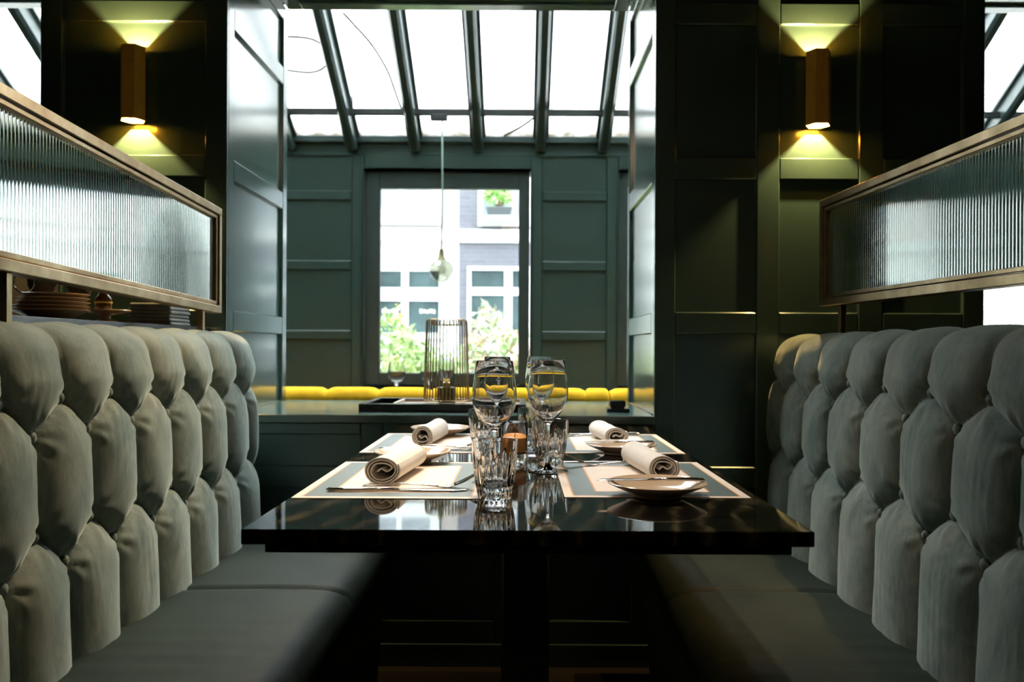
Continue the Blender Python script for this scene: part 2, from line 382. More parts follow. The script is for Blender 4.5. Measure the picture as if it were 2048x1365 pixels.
for a, b in OW:
    s = MB()
    s.box((a, YF, 0), (b, YF+T_+.002, oz0)); s.build('rail', PAINT_MATT, wfar)
    s = MB(); s.box((a, YF, oz1), (b, YF+T_+.002, TOPP)); s.build('rail', PAINT_MATT, wfar)
    for (p, q) in (((a-T_, YF, oz0), (a, YF+.2, oz1)), ((b, YF, oz0), (b+T_, YF+.2, oz1)), ((a, YF, oz0-T_), (b, YF+.2, oz0)), ((a, YF, oz1), (b, YF+.2, oz1+T_))):
        s = MB(); s.box(p, q); s.build('reveal', PAINT_MATT, wfar)
# fascia band above the panelling, recessed
s = MB(); s.box((-5, YF+.0, TOPP), (5, YF+.035, TOPP+.02), c=.003); s.build('rail', PAINT_MATT, wfar)
FR = P('window_frame_grey', (.024, .037, .037), .4, noise=.08, scale=10)
for k, (a, b) in enumerate(OW):
    g0, g1 = a+(X(757, 560, YF)-X(727, 560, YF)), b-(X(1060, 560, YF)-X(1037, 560, YF))
    wn = bpy.data.objects.new('window_%d' % (k+1), None); link(wn); wn.location = ((a+b)/2, YF+.07, oz0); struct(wn)
    L = Vector(wn.location)
    def fr(name, p, q, mt=FR, c=.004):
        s = MB(); s.box(Vector(p)-L, Vector(q)-L, c=c); s.build(name, mt, wn)
    ya, yb = YF+.045, YF+.105
    fr('frame_stile', (a+.003, ya, oz0), (g0, yb, oz1)); fr('frame_stile', (g1, ya, oz0), (b-.003, yb, oz1))
    fr('frame_rail', (g0, ya, oz0), (g1, yb, gz0)); fr('frame_rail', (g0, ya, gz1), (g1, yb, oz1))
    nb = max(1, round((g1-g0)/1.0)); wp = (g1-g0)/nb
    for q in range(nb):
        a_, b_ = g0+q*wp+(.025 if q else -.005), g0+(q+1)*wp-(.025 if q < nb-1 else -.005)
        if q: fr('mullion', (g0+q*wp-.03, ya, gz0), (g0+q*wp+.03, yb, gz1))
        s = MB(); s.box(Vector((a_, YF+.07, gz0-.005))-L, Vector((b_, YF+.076, gz1+.005))-L); s.build('glass_pane', PANE, wn)
# end walls of the conservatory
s = MB(); s.box((-5.12, YW, 0), (-5.0, YF+.26, 4.0)); struct(s.build('wall_side', PAINT_MATT))
s = MB(); s.box((5.0, YW, 0), (5.12, YF+.26, 4.0)); struct(s.build('wall_side', PAINT_MATT))

# glazed lean-to roof
roof = bpy.data.objects.new('window_9', None); link(roof); roof.location = (0, YF, EAVE); struct(roof)
ang = math.atan(SL); LEN = (YF+.28-(YN-.03))/math.cos(ang)
# local frame for sloping parts: origin at the eaves, y axis up the slope (towards the niches)
RM = Matrix.Rotation(PI, 4, 'Z') @ Matrix.Rotation(ang, 4, 'X')
def roofobj(name, me, xw, yo=.0, zo=0.0):
    o = obj(name, me, roof); o.matrix_local = Matrix.Translation((xw, yo, zo)) @ RM; return o
RX = [X(p, 290, YF) for p in (708, 835, 956, 1082, 1220)]
sp_ = .4297; RX = [X(956, 290, YF)+sp_*k for k in range(-11, 12)]
RX = [r for r in RX if abs(r) < 4.95]
m = MB()
# rafter: T-shaped iron with a rounded belly, its foot rounded off
w_, h_ = .054, .13
sec = [(-w_, 0), (w_, 0), (w_, -.02), (w_*.62, -.03), (w_*.62, -h_+.02), (w_*.35, -h_), (-w_*.35, -h_), (-w_*.62, -h_+.02), (-w_*.62, -.03), (-w_, -.02)]
V = []; sts = [(-.05, .45), (-.035, .75), (-.01, .93), (.03, 1), (LEN, 1)]
for yy, f in sts: V += [(x_, yy, z_*f) for x_, z_ in sec]
n = len(sec); Fc = [(k*n+q, (k+1)*n+q, (k+1)*n+(q+1) % n, k*n+(q+1) % n) for k in range(len(sts)-1) for q in range(n)]+[tuple(range(n)), tuple((len(sts)-1)*n+q for q in range(n))[::-1]]
raf = mesh('rafter', V, Fc, IRON, 35)
for r in RX: roofobj('rafter', raf, r, 0, .03)
s = MB(); s.box((-sp_/2+.012, -.25, -.004), (sp_/2-.012, LEN, .004)); pane = s.mesh('roof_pane', ROOFPANE)
# shift local origin so grime gathers at the eaves
for a, b in zip(RX, RX[1:]): roofobj('roof_pane', pane, (a+b)/2, -.0, .045)
s = MB(); s.box((-5, -.035, .0), (5, .03, .045), c=.005); s.build('eaves_rail', IRON, roof, (0, .0, -.01))
s = MB(); s.box((-5, .02, -.12), (5, .06, .02)); s.build('fascia', PAINT_MATT, roof, (0, 0, -.0))
# lighting track crossing under the rafters
YT = 5.50; zt = Z(900, 225, YT)
t = thing('lighting_track', 'thin dark horizontal rail running across below the glass roof', 'rail', (0, YT, zt))
s = MB(); s.box((-4.95, -.018, -.020), (4.95, .018, .020), c=.002); s.build('rail', DARKMETAL, t)
for k in range(-4, 5):
    s = MB(); s.tube([(k*1.3+.2, 0, .01), (k*1.3+.2, 0, .12)], .006, 6); s.build('hanger', DARKMETAL, t)
# pendant
xp = X(884, 300, YT)
t = thing('pendant_lamp', 'clear faceted glass pendant lamp hanging on a long cord before the window', 'lamp', (xp, YT, Z(884, 560, YT)))
zt_l = zt - t.location.z
s = MB(); s.box((-.075, -.02, -.04), (.035, .02, .0), c=.004); s.build('track_adapter', DARKMETAL, t, (0, 0, zt_l-.014))
CORD = P('pale_green_cord', (.30, .42, .36), .6)
zs = Z(884, 520, YT)-t.location.z
s = MB(); s.tube([(0, 0, zt_l-.05), (.004, 0, (zt_l+zs)/2), (0, 0, zs+.05)], .0055, 6); s.build('cord', CORD, t, smooth=True)
s = MB(); s.lathe([(0, .07), (.012, .07), (.016, .05), (.018, .02), (.03, .0), (0, 0)], 16); s.build('socket', P('aged_green_brass', (.16, .15, .07), .35, metal=.8), t, (0, 0, zs), smooth=30)
prof = [(.028, .0), (.055, -.012), (.078, -.04), (.082, -.07), (.07, -.105), (.045, -.135), (.0, -.15), (.0, -.146), (.042, -.131), (.066, -.103), (.078, -.07), (.074, -.042), (.052, -.016), (.028, -.004)]
s = MB(); s.lathe(prof, 12, close=False); s.build('glass_shade', SHADEG, t, (0, 0, zs))
s = MB(); s.lathe([(0, 0), (.014, -.005), (.014, -.02), (.028, -.05), (.03, -.065), (.02, -.085), (0, -.094)], 16); s.build('bulb', SHADEG, t, (0, 0, zs-.004), smooth=True)
# loose cables lying under the roof glass
def roofpt(px, py):
    D = ((EAVE-ZC)+SL*YF)/((VY-py)/F+SL)
    p = Vector(W(px, py, D)); return p
CABLE = P('black_cable', (.03, .03, .03), .5)
for pts, lab in (([(540, 84), (590, 82), (632, 90), (651, 112), (655, 132), (640, 148), (612, 153), (560, 146)], 'looped thin cable lying on the roof glass at upper left'),
                 ([(686, 34), (710, 60), (745, 100), (775, 150), (790, 190), (806, 232), (822, 250)], 'long thin cable curving over the second roof pane'),
                 ([(1068, 242), (1050, 256), (1030, 268), (1008, 279)], 'short thin cable over the lower part of a roof pane')):
    pp = [roofpt(*q)+Vector((0, 0, .025)) for q in pts]; b0 = pp[0].copy()
    s = MB(); s.tube(smoothpts([p-b0 for p in pp], 6), .008, 6); tag(s.build('cable', CABLE, None, b0, smooth=True), lab, 'cable')

# mustard bench standing with its back to the niches
def bench(x0, x1, divs, label):
    t = thing('mustard_bench', label, 'bench', ((x0+x1)/2, 3.44, 0))
    L = Vector(t.location)
    ds = [x0]+[d for d in divs if x0+.02 < d < x1-.02]+[x1]
    for a, b in zip(ds, ds[1:]):
        n = 10; V = []; sec = []
        for k in range(15):
            th = PI*k/14; sec.append((3.40-.062*math.cos(th), .772+.055*math.sin(th)))
        sec = [(3.338, .45)]+sec+[(3.462, .45)]
        for i in range(n+1):
            f = i/n; e = 1-abs(2*f-1)**4*.0-max(0, (abs(2*f-1)-.55)/.45)**3*.22
            for (yy, zz) in sec:
                V.append((a+(b-a)*f-L.x, 3.40+(yy-3.40)*(.88+.12*e)-L.y, .772+(zz-.772)*e if zz > .772 else zz))
        q = len(sec); Fc = [(i*q+k, i*q+k+1, (i+1)*q+k+1, (i+1)*q+k) for i in range(n) for k in range(q-1)]+[tuple(range(q))[::-1], tuple(n*q+k for k in range(q))]
        obj('back_channel', mesh('back_channel', V, Fc, MUSTARD, 50), t)
    s = MB(); s.box(Vector((x0, 3.465, .33))-L, Vector((x1, 3.95, .45))-L, c=.02); s.build('seat', MUSTARD, t)
    s = MB(); s.box(Vector((x0+.01, 3.34, 0))-L, Vector((x1-.01, 3.9, .33))-L); s.build('base', PAINT_MATT, t)
dv = [-.565+.207*k for k in range(-14, 20)]
bench(-3.0, .356, [d for d in dv], 'long mustard yellow velvet bench back beyond the niche sill')
bench(.360, 3.1, [d+.093 for d in dv], 'second mustard yellow velvet bench, its end at the right niche jamb')

# conservatory table and glasses
def bar_(name, mt, parent, p, q, c=0):
    L = Vector(parent.location); s = MB(); s.box(Vector(p)-L, Vector(q)-L, c=c); return s.build(name, mt, parent)
t = thing('conservatory_table', 'dark table in the conservatory hidden behind the mustard bench back', 'table', (-.45, 4.3, 0))
bar_('table_top', BLACK, t, (-1.05, 4.0, .72), (.35, 4.65, .75), .004); bar_('pedestal', DARKMETAL, t, (-.5, 4.25, .02), (-.4, 4.35, .72)); bar_('base', DARKMETAL, t, (-.75, 4.1, 0), (-.15, 4.5, .02), .004)
gp = [(0, 0), (.034, 0), (.033, .003), (.006, .006), (.004, .012), (.004, .045), (.012, .052), (.032, .07), (.0435, .095), (.043, .12), (.036, .165), (.035, .165), (.0418, .12), (.0422, .095), (.031, .072), (.01, .055), (0, .054)]
s = MB(); s.lathe(gp, 40); smallg = s.mesh('small_wine_glass', GLASS, 40)
o0 = None
for k, (px, D, lab) in enumerate([(793, 4.2, 'short-stemmed wine glass beyond the sill, leftmost, against the window corner'), (857, 4.35, 'short-stemmed wine glass seen through the left edge of the wire lamp'), (891, 4.45, 'short-stemmed wine glass seen through the middle of the wire lamp'), (1003, 4.3, 'short-stemmed wine glass beyond the sill behind the front left goblet')]):
    o = obj('small_wine_glass', smallg, None, (X(px, 760, D), D, .75)); tag(o, lab, 'glass', 'glasses on the conservatory table')

# ------------------------------------------------------------------ outside: houses, shrubs
YB = 12.0
WHITE = P('white_render', (.72, .71, .69), .8, noise=.03, scale=2); WHITE2 = P('white_joinery', (.75, .75, .74), .4)
def brickmat(name, c1, c2, mo, sc=1.0):
    t = NT(name); br = t.node('ShaderNodeTexBrick'); br.inputs['Scale'].default_value = sc; br.inputs['Mortar Size'].default_value = .006; br.inputs['Brick Width'].default_value = .22; br.inputs['Row Height'].default_value = .065
    br.inputs['Color1'].default_value = (*c1, 1); br.inputs['Color2'].default_value = (*c2, 1); br.inputs['Mortar'].default_value = (*mo, 1)
    mp = t.node('ShaderNodeMapping'); mp.inputs['Rotation'].default_value = (PI/2, 0, 0); tc = t.node('ShaderNodeTexCoord'); t.l(tc.outputs['Object'], mp.inputs[0])
    t.l(mp.outputs[0], br.inputs[0]); t.l(br.outputs[0], t.p.inputs['Base Color']); t.p.inputs['Roughness'].default_value = .85; return t.m
BR1 = brickmat('pinkish_brick', (.34, .29, .28), (.38, .33, .31), (.42, .39, .38)); BR2 = brickmat('grey_painted_brick', (.12, .115, .14), (.14, .135, .16), (.16, .155, .18))
WG = P('dark_house_glass', (.055, .08, .085), .3, noise=.45, scale=2.2, Specular_IOR_Level=.2); WG2 = P('curtained_glass', (.26, .28, .31), .3, noise=.3, scale=2, Specular_IOR_Level=.3)
def wx(px): return (px-VX)/F*YB
def wz(py): return ZC-(py-VY)/F*YB
s = MB(); s.box((-14, YF+.3, -.6), (14, 30, -.3)); struct(s.build('ground', P('street_paving', (.42, .40, .38), .8, noise=.15, scale=3)))
def house(name, label, x0, x1, rects, wallm, bands, wins, zb=-.3, zt=7.5):
    t = thing(name, label, 'building', ((x0+x1)/2, YB+.2, zb)); L = Vector(t.location)
    for (a, b, c, d, mt) in rects:
        s = MB(); s.box(Vector((a, YB, c))-L, Vector((b, YB+.4, d))-L); s.build('wall', mt, t)
    for (a, b, c, d) in bands:
        s = MB(); s.box(Vector((a, YB-.06, c))-L, Vector((b, YB, d))-L, c=.01); s.build('stone_band', WHITE2, t)
    for (a, b, c, d, nx, nz, mt) in wins:      # frame px rect with panes
        f = MB(); fw = .06
        xs_ = nx; zs_ = nz
        f.box(Vector((a, YB-.05, c))-L, Vector((b, YB-.002, c+.09))-L, c=.006); f.box(Vector((a, YB-.05, d-fw))-L, Vector((b, YB-.002, d))-L, c=.006)
        for q in xs_: f.box(Vector((q[0], YB-.045, c+.09))-L, Vector((q[1], YB-.002, d-fw))-L, c=.004)
        for q in zs_: f.box(Vector((a+.02, YB-.043, q[0]))-L, Vector((b-.02, YB-.004, q[1]))-L, c=.004)
        fo = f.build('window', WHITE2, t)
        s = MB(); s.box(Vector((a+.01, YB-.022, c+.01))-L, Vector((b-.01, YB-.012, d-.01))-L); s.build('pane', mt, fo)
    return t
mid = wx(917)
def winset(dx):
    A = lambda p: wx(p)+dx
    return [
     (A(690), A(882), wz(452), wz(330), [(A(690), A(705)), (A(795), A(806)), (A(862), A(882))], [(wz(452), wz(422))], WG2),
     (A(745), A(888), wz(680), wz(536), [(A(745), A(760)), (A(803), A(817)), (A(878), A(888))], [(wz(604), wz(577))], WG)]
leftw = winset(0)+winset(-2.6)+winset(-5.2)
house('house', 'white rendered house with white windows across the street', -13, mid, [(-13, mid, -.3, wz(485), WHITE), (-13, mid, wz(485), 7.5, BR1)], None, [(-13, mid, wz(485), wz(460))], leftw)
def winset2(dx):
    A = lambda p: wx(p)+dx
    return [
     (A(955), A(1060), wz(454), wz(330), [(A(955), A(965)), (A(1040), A(1060))], [(wz(454), wz(442))], WG2),
     (A(934), A(1062), wz(700), wz(534), [(A(934), A(942)), (A(1008), A(1024)), (A(1050), A(1062))], [(wz(592), wz(576))], WG)]
rightw = winset2(0)+winset2(2.2)+winset2(4.4)
for px_, py_ in ((780, 624), (855, 624)):
    s = MB()
    for q in range(5): s.box((-.11+.046*q, -.004, -.03+.01*(q % 2)), (-.075+.046*q, 0, .03-.008*(q % 3)))
    tag(s.build('window_sign', WHITE2, None, (wx(px_), YB-.024, wz(py_))), 'small blurred white lettering on the %s lower window of the white house' % ('left' if px_ < 800 else 'right'), 'sign')
ht = house('house', 'grey brick house with white window frames across the street', mid, 4.3, [(mid, 4.3, -.3, 7.5, BR2)], None, [(mid, 4.3, wz(487), wz(460))], [q for q in rightw if q[1] < 4.3])
house('house', 'white house further right seen past the right pillar', 4.3, 13, [(4.3, 13, -.3, 7.5, WHITE)], None, [(4.3, 13, wz(487), wz(460))], [(a+dd, b+dd, c, d, [(p+dd, q+dd) for p, q in nx], nz, mt) for dd in (6.6, 9.4) for (a, b, c, d, nx, nz, mt) in winset(0)])
def foliage(name, label, c, rad, nleaf, size, cols, trunk=True, pot=None, cat='shrub'):
    t = thing(name, label, cat, (c[0], c[1], c[2])); ms = [P(name+'_leaf_%d' % i, q, .5, Subsurface_Weight=0) for i, q in enumerate(cols)]
    s = MB()
    for i in range(nleaf):
        d = rng.normal(size=3); d /= np.linalg.norm(d); rr = rng.uniform(.55, 1.0)*(1+.18*math.sin(5*d[0]+3*d[2]))
        p = np.array([d[0]*rad[0]*rr, d[1]*rad[1]*rr, rad[2]+d[2]*rad[2]*rr]); u = rng.normal(size=3); u /= np.linalg.norm(u); v = np.cross(u, rng.normal(size=3)); v /= np.linalg.norm(v)
        sz = size*rng.uniform(.6, 1.3); wv = np.cross(u, v)*sz*.12
        s.add([p-u*sz, p-v*sz*.4+wv, p+u*sz, p+v*sz*.4+wv], [(0, 1, 2, 3)], int(rng.integers(len(cols))))
    o = s.build('foliage', None, t, mats=ms); o['kind'] = 'stuff'
    if trunk:
        s = MB()
        for k in range(5):
            a = k*1.256; s.tube([(0.03*math.cos(a), .03*math.sin(a), 0), (.1*rad[0]*math.cos(a)*2, .2*rad[1]*math.sin(a), rad[2]*.7), (.5*rad[0]*math.cos(a), .5*rad[1]*math.sin(a), rad[2]*1.3)], [.03, .022, .008], 6)
        s.build('stems', P(name+'_bark', (.14, .09, .06), .8), t)
    return t
foliage('green_shrub', 'light green leafy shrub outside the window at lower left', (X(805, 700, 8.6), 8.6, -.3), (.80, .5, .78), 3200, .05, [(.34, .46, .16), (.44, .55, .27), (.22, .34, .12)])
foliage('climbing_shrub', 'thin light green climber rising by the left house window', (X(803, 700, 9.6), 9.6, -.3), (.24, .2, .86), 900, .05, [(.42, .60, .15), (.65, .5, .2), (.55, .70, .25)])
foliage('flowering_shrub', 'pale pink flowering shrub outside the window at lower right', (X(994, 700, 9.95), 9.95, -.3), (.66, .42, .86), 3600, .05, [(.34, .52, .22), (.82, .62, .52), (.85, .74, .68), (.25, .40, .18), (.8, .5, .38)])
for dx, lab in ((3.2, 'leafy green shrub outside beyond the right conservatory window'), (-3.0, 'leafy green shrub outside beyond the left conservatory window')):
    foliage('street_shrub', lab, (dx, 8.6, -.3), (.7, .5, .7), 1400, .06, [(.34, .46, .16), (.44, .55, .27), (.22, .34, .12)])
t = thing('window_box', 'grey window box on the upper window ledge of the brick house', 'planter', (wx(998), YB-.33, wz(441)))
s = MB(); s.add([(-.15, -.07, 0), (.15, -.07, 0), (.15, .07, 0), (-.15, .07, 0), (-.18, -.09, .12), (.18, -.09, .12), (.18, .09, .12), (-.18, .09, .12), (-.165, -.075, .12), (.165, -.075, .12), (.165, .075, .12), (-.165, .075, .12), (-.15, -.06, .09), (.15, -.06, .09), (.15, .06, .09), (-.15, .06, .09)],
   [(3, 2, 1, 0), (0, 1, 5, 4), (1, 2, 6, 5), (2, 3, 7, 6), (3, 0, 4, 7), (4, 5, 9, 8), (5, 6, 10, 9), (6, 7, 11, 10), (7, 4, 8, 11), (8, 9, 13, 12), (9, 10, 14, 13), (10, 11, 15, 14), (11, 8, 12, 15), (12, 13, 14, 15)])
s.build('box', P('grey_zinc', (.06, .065, .07), .5), t)
s = MB(); s.box((-.26, -.12, -.06), (.26, .27, -.001), c=.005); s.build('ledge', WHITE2, t)
pl = foliage('box_plant', 'bright green leafy plant growing in the window box', (wx(998), YB-.33, wz(441)+.15), (.2, .12, .17), 500, .045, [(.32, .58, .12), (.5, .72, .3), (.25, .45, .12)], True, None, 'plant')

# ------------------------------------------------------------------ booth: banquettes
def banquette(side, xoff, slope, A0, pitch, rz_, y0, y1, label):
    """side -1 left, +1 right. face at |x| = xoff + slope*y ; rz_ = z of the four button rows"""
    t = thing('tufted_banquette', label, 'bench', (side*(xoff+slope*1.7+.05), (y0+y1)/2, 0)); L = Vector(t.location)
    z1, z2, z3, z4 = rz_
    # profile: (n, z) n = outward from the wall side towards the table, s = arc coordinate
    prof = []; zb, zt = .43, .968; r = .055
    N1 = 96
    for k in range(N1+1):
        f = k/N1; prof.append((-.018*f-.012, zb+(zt-zb)*f, zb+(zt-zb)*f, 1, 0))
    N2 = 22
    for k in range(1, N2+1):
        th = PI*k/N2; prof.append((-.03-r+r*math.cos(th), zt+r*math.sin(th), zt+r*th, math.cos(th), math.sin(th)))
    for k in range(1, 8):
        prof.append((-.03-2*r, zt-(zt-zb)*k/7, 3, -1, 0))
    prof = np.array(prof); M = len(prof)
    NY = int((y1-y0)/.0055)
    ys = np.linspace(y0, y1, NY)
    Yg, Sg = np.meshgrid(ys, prof[:, 2], indexing='ij')
    k0 = math.floor((y0-A0)/pitch)-1; k1 = math.ceil((y1-A0)/pitch)+1
    segs = []
    for k in range(k0, k1+1):
        a = A0+k*pitch; b = a+pitch/2
        segs += [(a, z1, a, 1.3), (b, z2, b, z3), (a, z4, a, .3)]
        for bb in (b, b-pitch): segs += [(a, z1, bb, z2), (a, z4, bb, z3)]
    acc = np.zeros_like(Yg); p_ = 5.0
    for (ax, az, bx, bz) in segs:
        if max(ax, bx) < y0-.15 or min(ax, bx) > y1+.15: continue
        dx, dz = bx-ax, bz-az; LL = dx*dx+dz*dz
        tt = np.clip(((Yg-ax)*dx+(Sg-az)*dz)/LL, 0, 1)
        d = np.hypot(Yg-ax-tt*dx, Sg-az-tt*dz)+1e-4; acc += d**-p_
    d = acc**(-1/p_); hp = pitch/2
    q = np.clip(d/(hp*.92), 0, 1); h = .038*np.clip(1-(1-q)**2.0, 0, 1)**.62
    h = np.where(Sg > .93, h*(1-.76*np.clip((Sg-.93)/.10, 0, 1)), h)
    # folds radiating from the buttons, pulled-down buttons
    btn = []
    for k in range(k0, k1+1):
        a = A0+k*pitch
        for (yy, zz) in ((a, z1), (a+hp, z2), (a+hp, z3), (a, z4)):
            if y0+.03 < yy < y1-.03: btn.append((yy, zz))
            rr = np.hypot(Yg-yy, Sg-zz); th = np.arctan2(Sg-zz, Yg-yy)
            h += -.010*np.exp(-(rr/.020)**2) + .0022*np.cos(th*7+yy*40)*np.exp(-((rr-.028)/.017)**2)
    h += .0012*np.sin(Yg*37+Sg*9)*np.sin(Sg*21+Yg*13)
    ph = rng.uniform(0, 6, 3)
    h += .0005*np.sin(Yg*310+6*np.sin(Sg*6+ph[0]))*np.clip(np.sin(Yg*25+ph[1])*np.sin(Sg*11+ph[2]), 0, 1)
    h = np.where(Sg > 2, .01, h)
    tend = np.clip(np.minimum(y1-Yg, Yg-y0)/.07, 0, 1); e = np.sqrt(1-(1-tend)**2)
    n = prof[:, 0][None, :]+prof[:, 3][None, :]*h*(.3+.7*e); z = prof[:, 1][None, :]+prof[:, 4][None, :]*h*(.3+.7*e)
    nc = -.085; n = nc+(n-nc)*(.45+.55*e); z = z-(1-e)*.055*np.clip((z-.6)/.4, 0, 1)
    xw = side*(xoff+slope*Yg-n)
    # Empty-local coordinates
    Vv = np.stack([xw-L.x, Yg-L.y, z], -1).reshape(-1, 3)
    I = np.arange(NY*M).reshape(NY, M)
    Q = np.stack([I[:-1, :-1], I[1:, :-1], I[1:, 1:], I[:-1, 1:]], -1).reshape(-1, 4)
    Fc = [tuple(r_) for r_ in (Q if side > 0 else Q[:, ::-1]).tolist()]
    Fc += [tuple(I[0, :].tolist()) if side < 0 else tuple(I[0, ::-1].tolist()), tuple(I[-1, ::-1].tolist()) if side < 0 else tuple(I[-1, :].tolist())]
    back = obj('backrest', mesh('backrest', Vv.tolist(), Fc, VELVET, True), t)
    back.data.polygons[-1].use_smooth = False; back.data.polygons[-2].use_smooth = False
    s = MB(); s.lathe([(0, .0055), (.005, .0048), (.0090, .002), (.0105, -.002), (.0095, -.006), (0, -.006)], 16); bm_ = s.mesh('button', VELVET, True)
    for (yy, zz) in btn:
        f = (zz-zb)/(zt-zb); nn = -.018*f-.012-.008+.013
        obj('button', bm_, t, (side*(xoff+slope*yy-nn)-L.x, yy-L.y, zz), (0, -side*PI/2, 0))
    # seat cushions
    xf = .40      # seat depth
    for (a, b) in ((y0, 1.8795), (1.881, y1)):
        ns = 40; pts = []
        sec = [(-.03, .445), (.05, .452), (.2, .455)]
        sec += [(.3, .4545), (xf-.06, .452), (xf-.035, .447), (xf-.015, .437), (xf-.003, .42), (xf, .40), (xf-.002, .375), (xf-.01, .36), (-.03, .36)]
        sp = [(u, v) for u, v in sec]; V = []; nj = 60; K = len(sp)
        for j in range(nj+1):
            yy = a+(b-a)*j/nj; te = min(1, min(yy-a, b-yy)/.006); ee = math.sqrt(1-(1-te)**2)
            for (u, v) in sp:
                wr = (.0014*math.sin(yy*95+u*6)+.001*math.sin(yy*160+2))*max(0, math.sin(yy*5+1)) if (v > .4 and yy < 1.7) else 0
                V.append((side*(xoff+slope*yy-u)-L.x, yy-L.y, .36+(v-.36)*(.92+.08*ee)+wr))
        Fc = [(j*K+k, j*K+(k+1) % K, (j+1)*K+(k+1) % K, (j+1)*K+k) for j in range(nj) for k in range(K)]
        if side < 0: Fc = [f[::-1] for f in Fc]
        Fc += [tuple(range(K)) if side < 0 else tuple(range(K))[::-1], tuple(nj*K+k for k in range(K))[::-1] if side < 0 else tuple(nj*K+k for k in range(K))]
        obj('seat_cushion', mesh('seat_cushion', V, Fc, SEAT, 50), t)
    V = []
    for yy in (y0+.02, y1-.02):
        for (u, v) in ((-.10, 0), (xf-.05, 0), (xf-.02, .36), (-.10, .36)): V.append((side*(xoff+slope*yy-u)-L.x, yy-L.y, v))
    Fc = [(0, 1, 2, 3), (7, 6, 5, 4), (0, 4, 5, 1), (1, 5, 6, 2), (2, 6, 7, 3), (3, 7, 4, 0)]
    obj('base', mesh('base', V, Fc, DARKWALL), t)
    return t
banquette(-1, .765, 0.0, 1.449, .173, (.90, .84, .68, .62), .80, 2.50, 'grey-green velvet banquette with buttoned back on the left of the table')
banquette(1, .660, .034, 1.51, .2035, (.912, .857, .714, .657), .80, 2.57, 'grey-green velvet banquette with buttoned back on the right of the table')

# ------------------------------------------------------------------ ribbed glass partitions on posts
def partition(side, pn, pf, tn, bn, tf_, bf, label):
    """pn, pf: near and far (x, y); tn/bn top/bottom z near, tf_/bf far"""
    A = Vector((pn[0], pn[1], 0)); B = Vector((pf[0], pf[1], 0)); LL = (B-A).length; d = (B-A)/LL; nrm = Vector((-side, 0, 0)); nrm = (nrm-d*nrm.dot(d)).normalized()
    mid_ = (A+B)/2; t = thing('ribbed_glass_screen', label, 'screen', (mid_.x, mid_.y, 1.02)); L = Vector(t.location)
    def pt(u, w_, n_):     # u along 0..1 length m, w_ 0..1 height fraction offset pair
        f = u/LL; z0 = bn+(bf-bn)*f; z1 = tn+(tf_-tn)*f
        zz = z0+w_[0]+(z1-z0-0)*w_[1]
        return A+d*u+nrm*n_+Vector((0, 0, zz))-L
    def bar(name, u0, u1, wa, wb, n0, n1, mt=BRASS):
        V = [pt(u0, wa, n0), pt(u1, wa, n0), pt(u1, wa, n1), pt(u0, wa, n1), pt(u0, wb, n0), pt(u1, wb, n0), pt(u1, wb, n1), pt(u0, wb, n1)]
        Fc = [(0, 3, 2, 1), (4, 5, 6, 7), (0, 1, 5, 4), (1, 2, 6, 5), (2, 3, 7, 6), (3, 0, 4, 7)]
        o = obj(name, mesh(name, V, Fc, mt), t); bv = o.modifiers.new('b', 'BEVEL'); bv.width = .0015; bv.segments = 1; return o
    H = .020; B2 = .032; T = .017
    bar('top_rail', 0, LL, (-H, 1), (0, 1), -T, T); bar('bottom_rail', 0, LL, (0, 0), (H, 0), -T, T)
    bar('end_rail', 0, H, (H, 0), (-H, 1), -T, T); bar('end_rail', LL-H, LL, (H, 0), (-H, 1), -T, T)
    bar('top_bead', H, LL-H, (-B2, 1), (-H-.0022, 1), -T*.72, T*.72); bar('bottom_bead', H, LL-H, (H+.0022, 0), (B2, 0), -T*.72, T*.72)
    bar('end_bead', H+.002, B2, (B2, 0), (-B2, 1), -T*.72, T*.72); bar('end_bead', LL-B2, LL-H-.002, (B2, 0), (-B2, 1), -T*.72, T*.72)
    # ribbed glass
    u0, u1 = B2-.004, LL-B2+.004; pitch = .0104; nr = int((u1-u0)/pitch); pitch = (u1-u0)/nr
    V = []; Fc = []; sg = 7
    for k in range(nr):
        base = len(V)
        for j in range(sg+1):
            th = PI*j/sg; u = u0+pitch*(k+.5-.5*math.cos(th)); n_ = .002+.0030*math.sin(th)
            V += [pt(u, (B2-.004, 0), n_), pt(u, (-B2+.004, 1), n_)]
        for j in range(sg): Fc.append((base+2*j, base+2*j+2, base+2*j+3, base+2*j+1))
    b = len(V); V += [pt(u0, (B2-.004, 0), -.003), pt(u1, (B2-.004, 0), -.003), pt(u1, (-B2+.004, 1), -.003), pt(u0, (-B2+.004, 1), -.003)]
    Fc.append((b, b+3, b+2, b+1))
    if side > 0: Fc = [f[::-1] for f in Fc]
    obj('ribbed_glass', mesh('ribbed_glass', V, Fc, RIBBED, True), t)
    for u in (LL-.115, LL-.995):
        if u > 0:
            p0 = A+d*u-L; s = MB(); zb_ = .99-L.z; s.box((p0.x-.008, p0.y-.008, zb_), (p0.x+.008, p0.y+.008, bn+(bf-bn)*u/LL-L.z), c=.001); s.build('post', BRASS, t)
def screen_pts(xn, yn, xf, yf, y_near): 
    k = (xf-xn)/(yf-yn); return (xn+k*(y_near-yn), y_near)
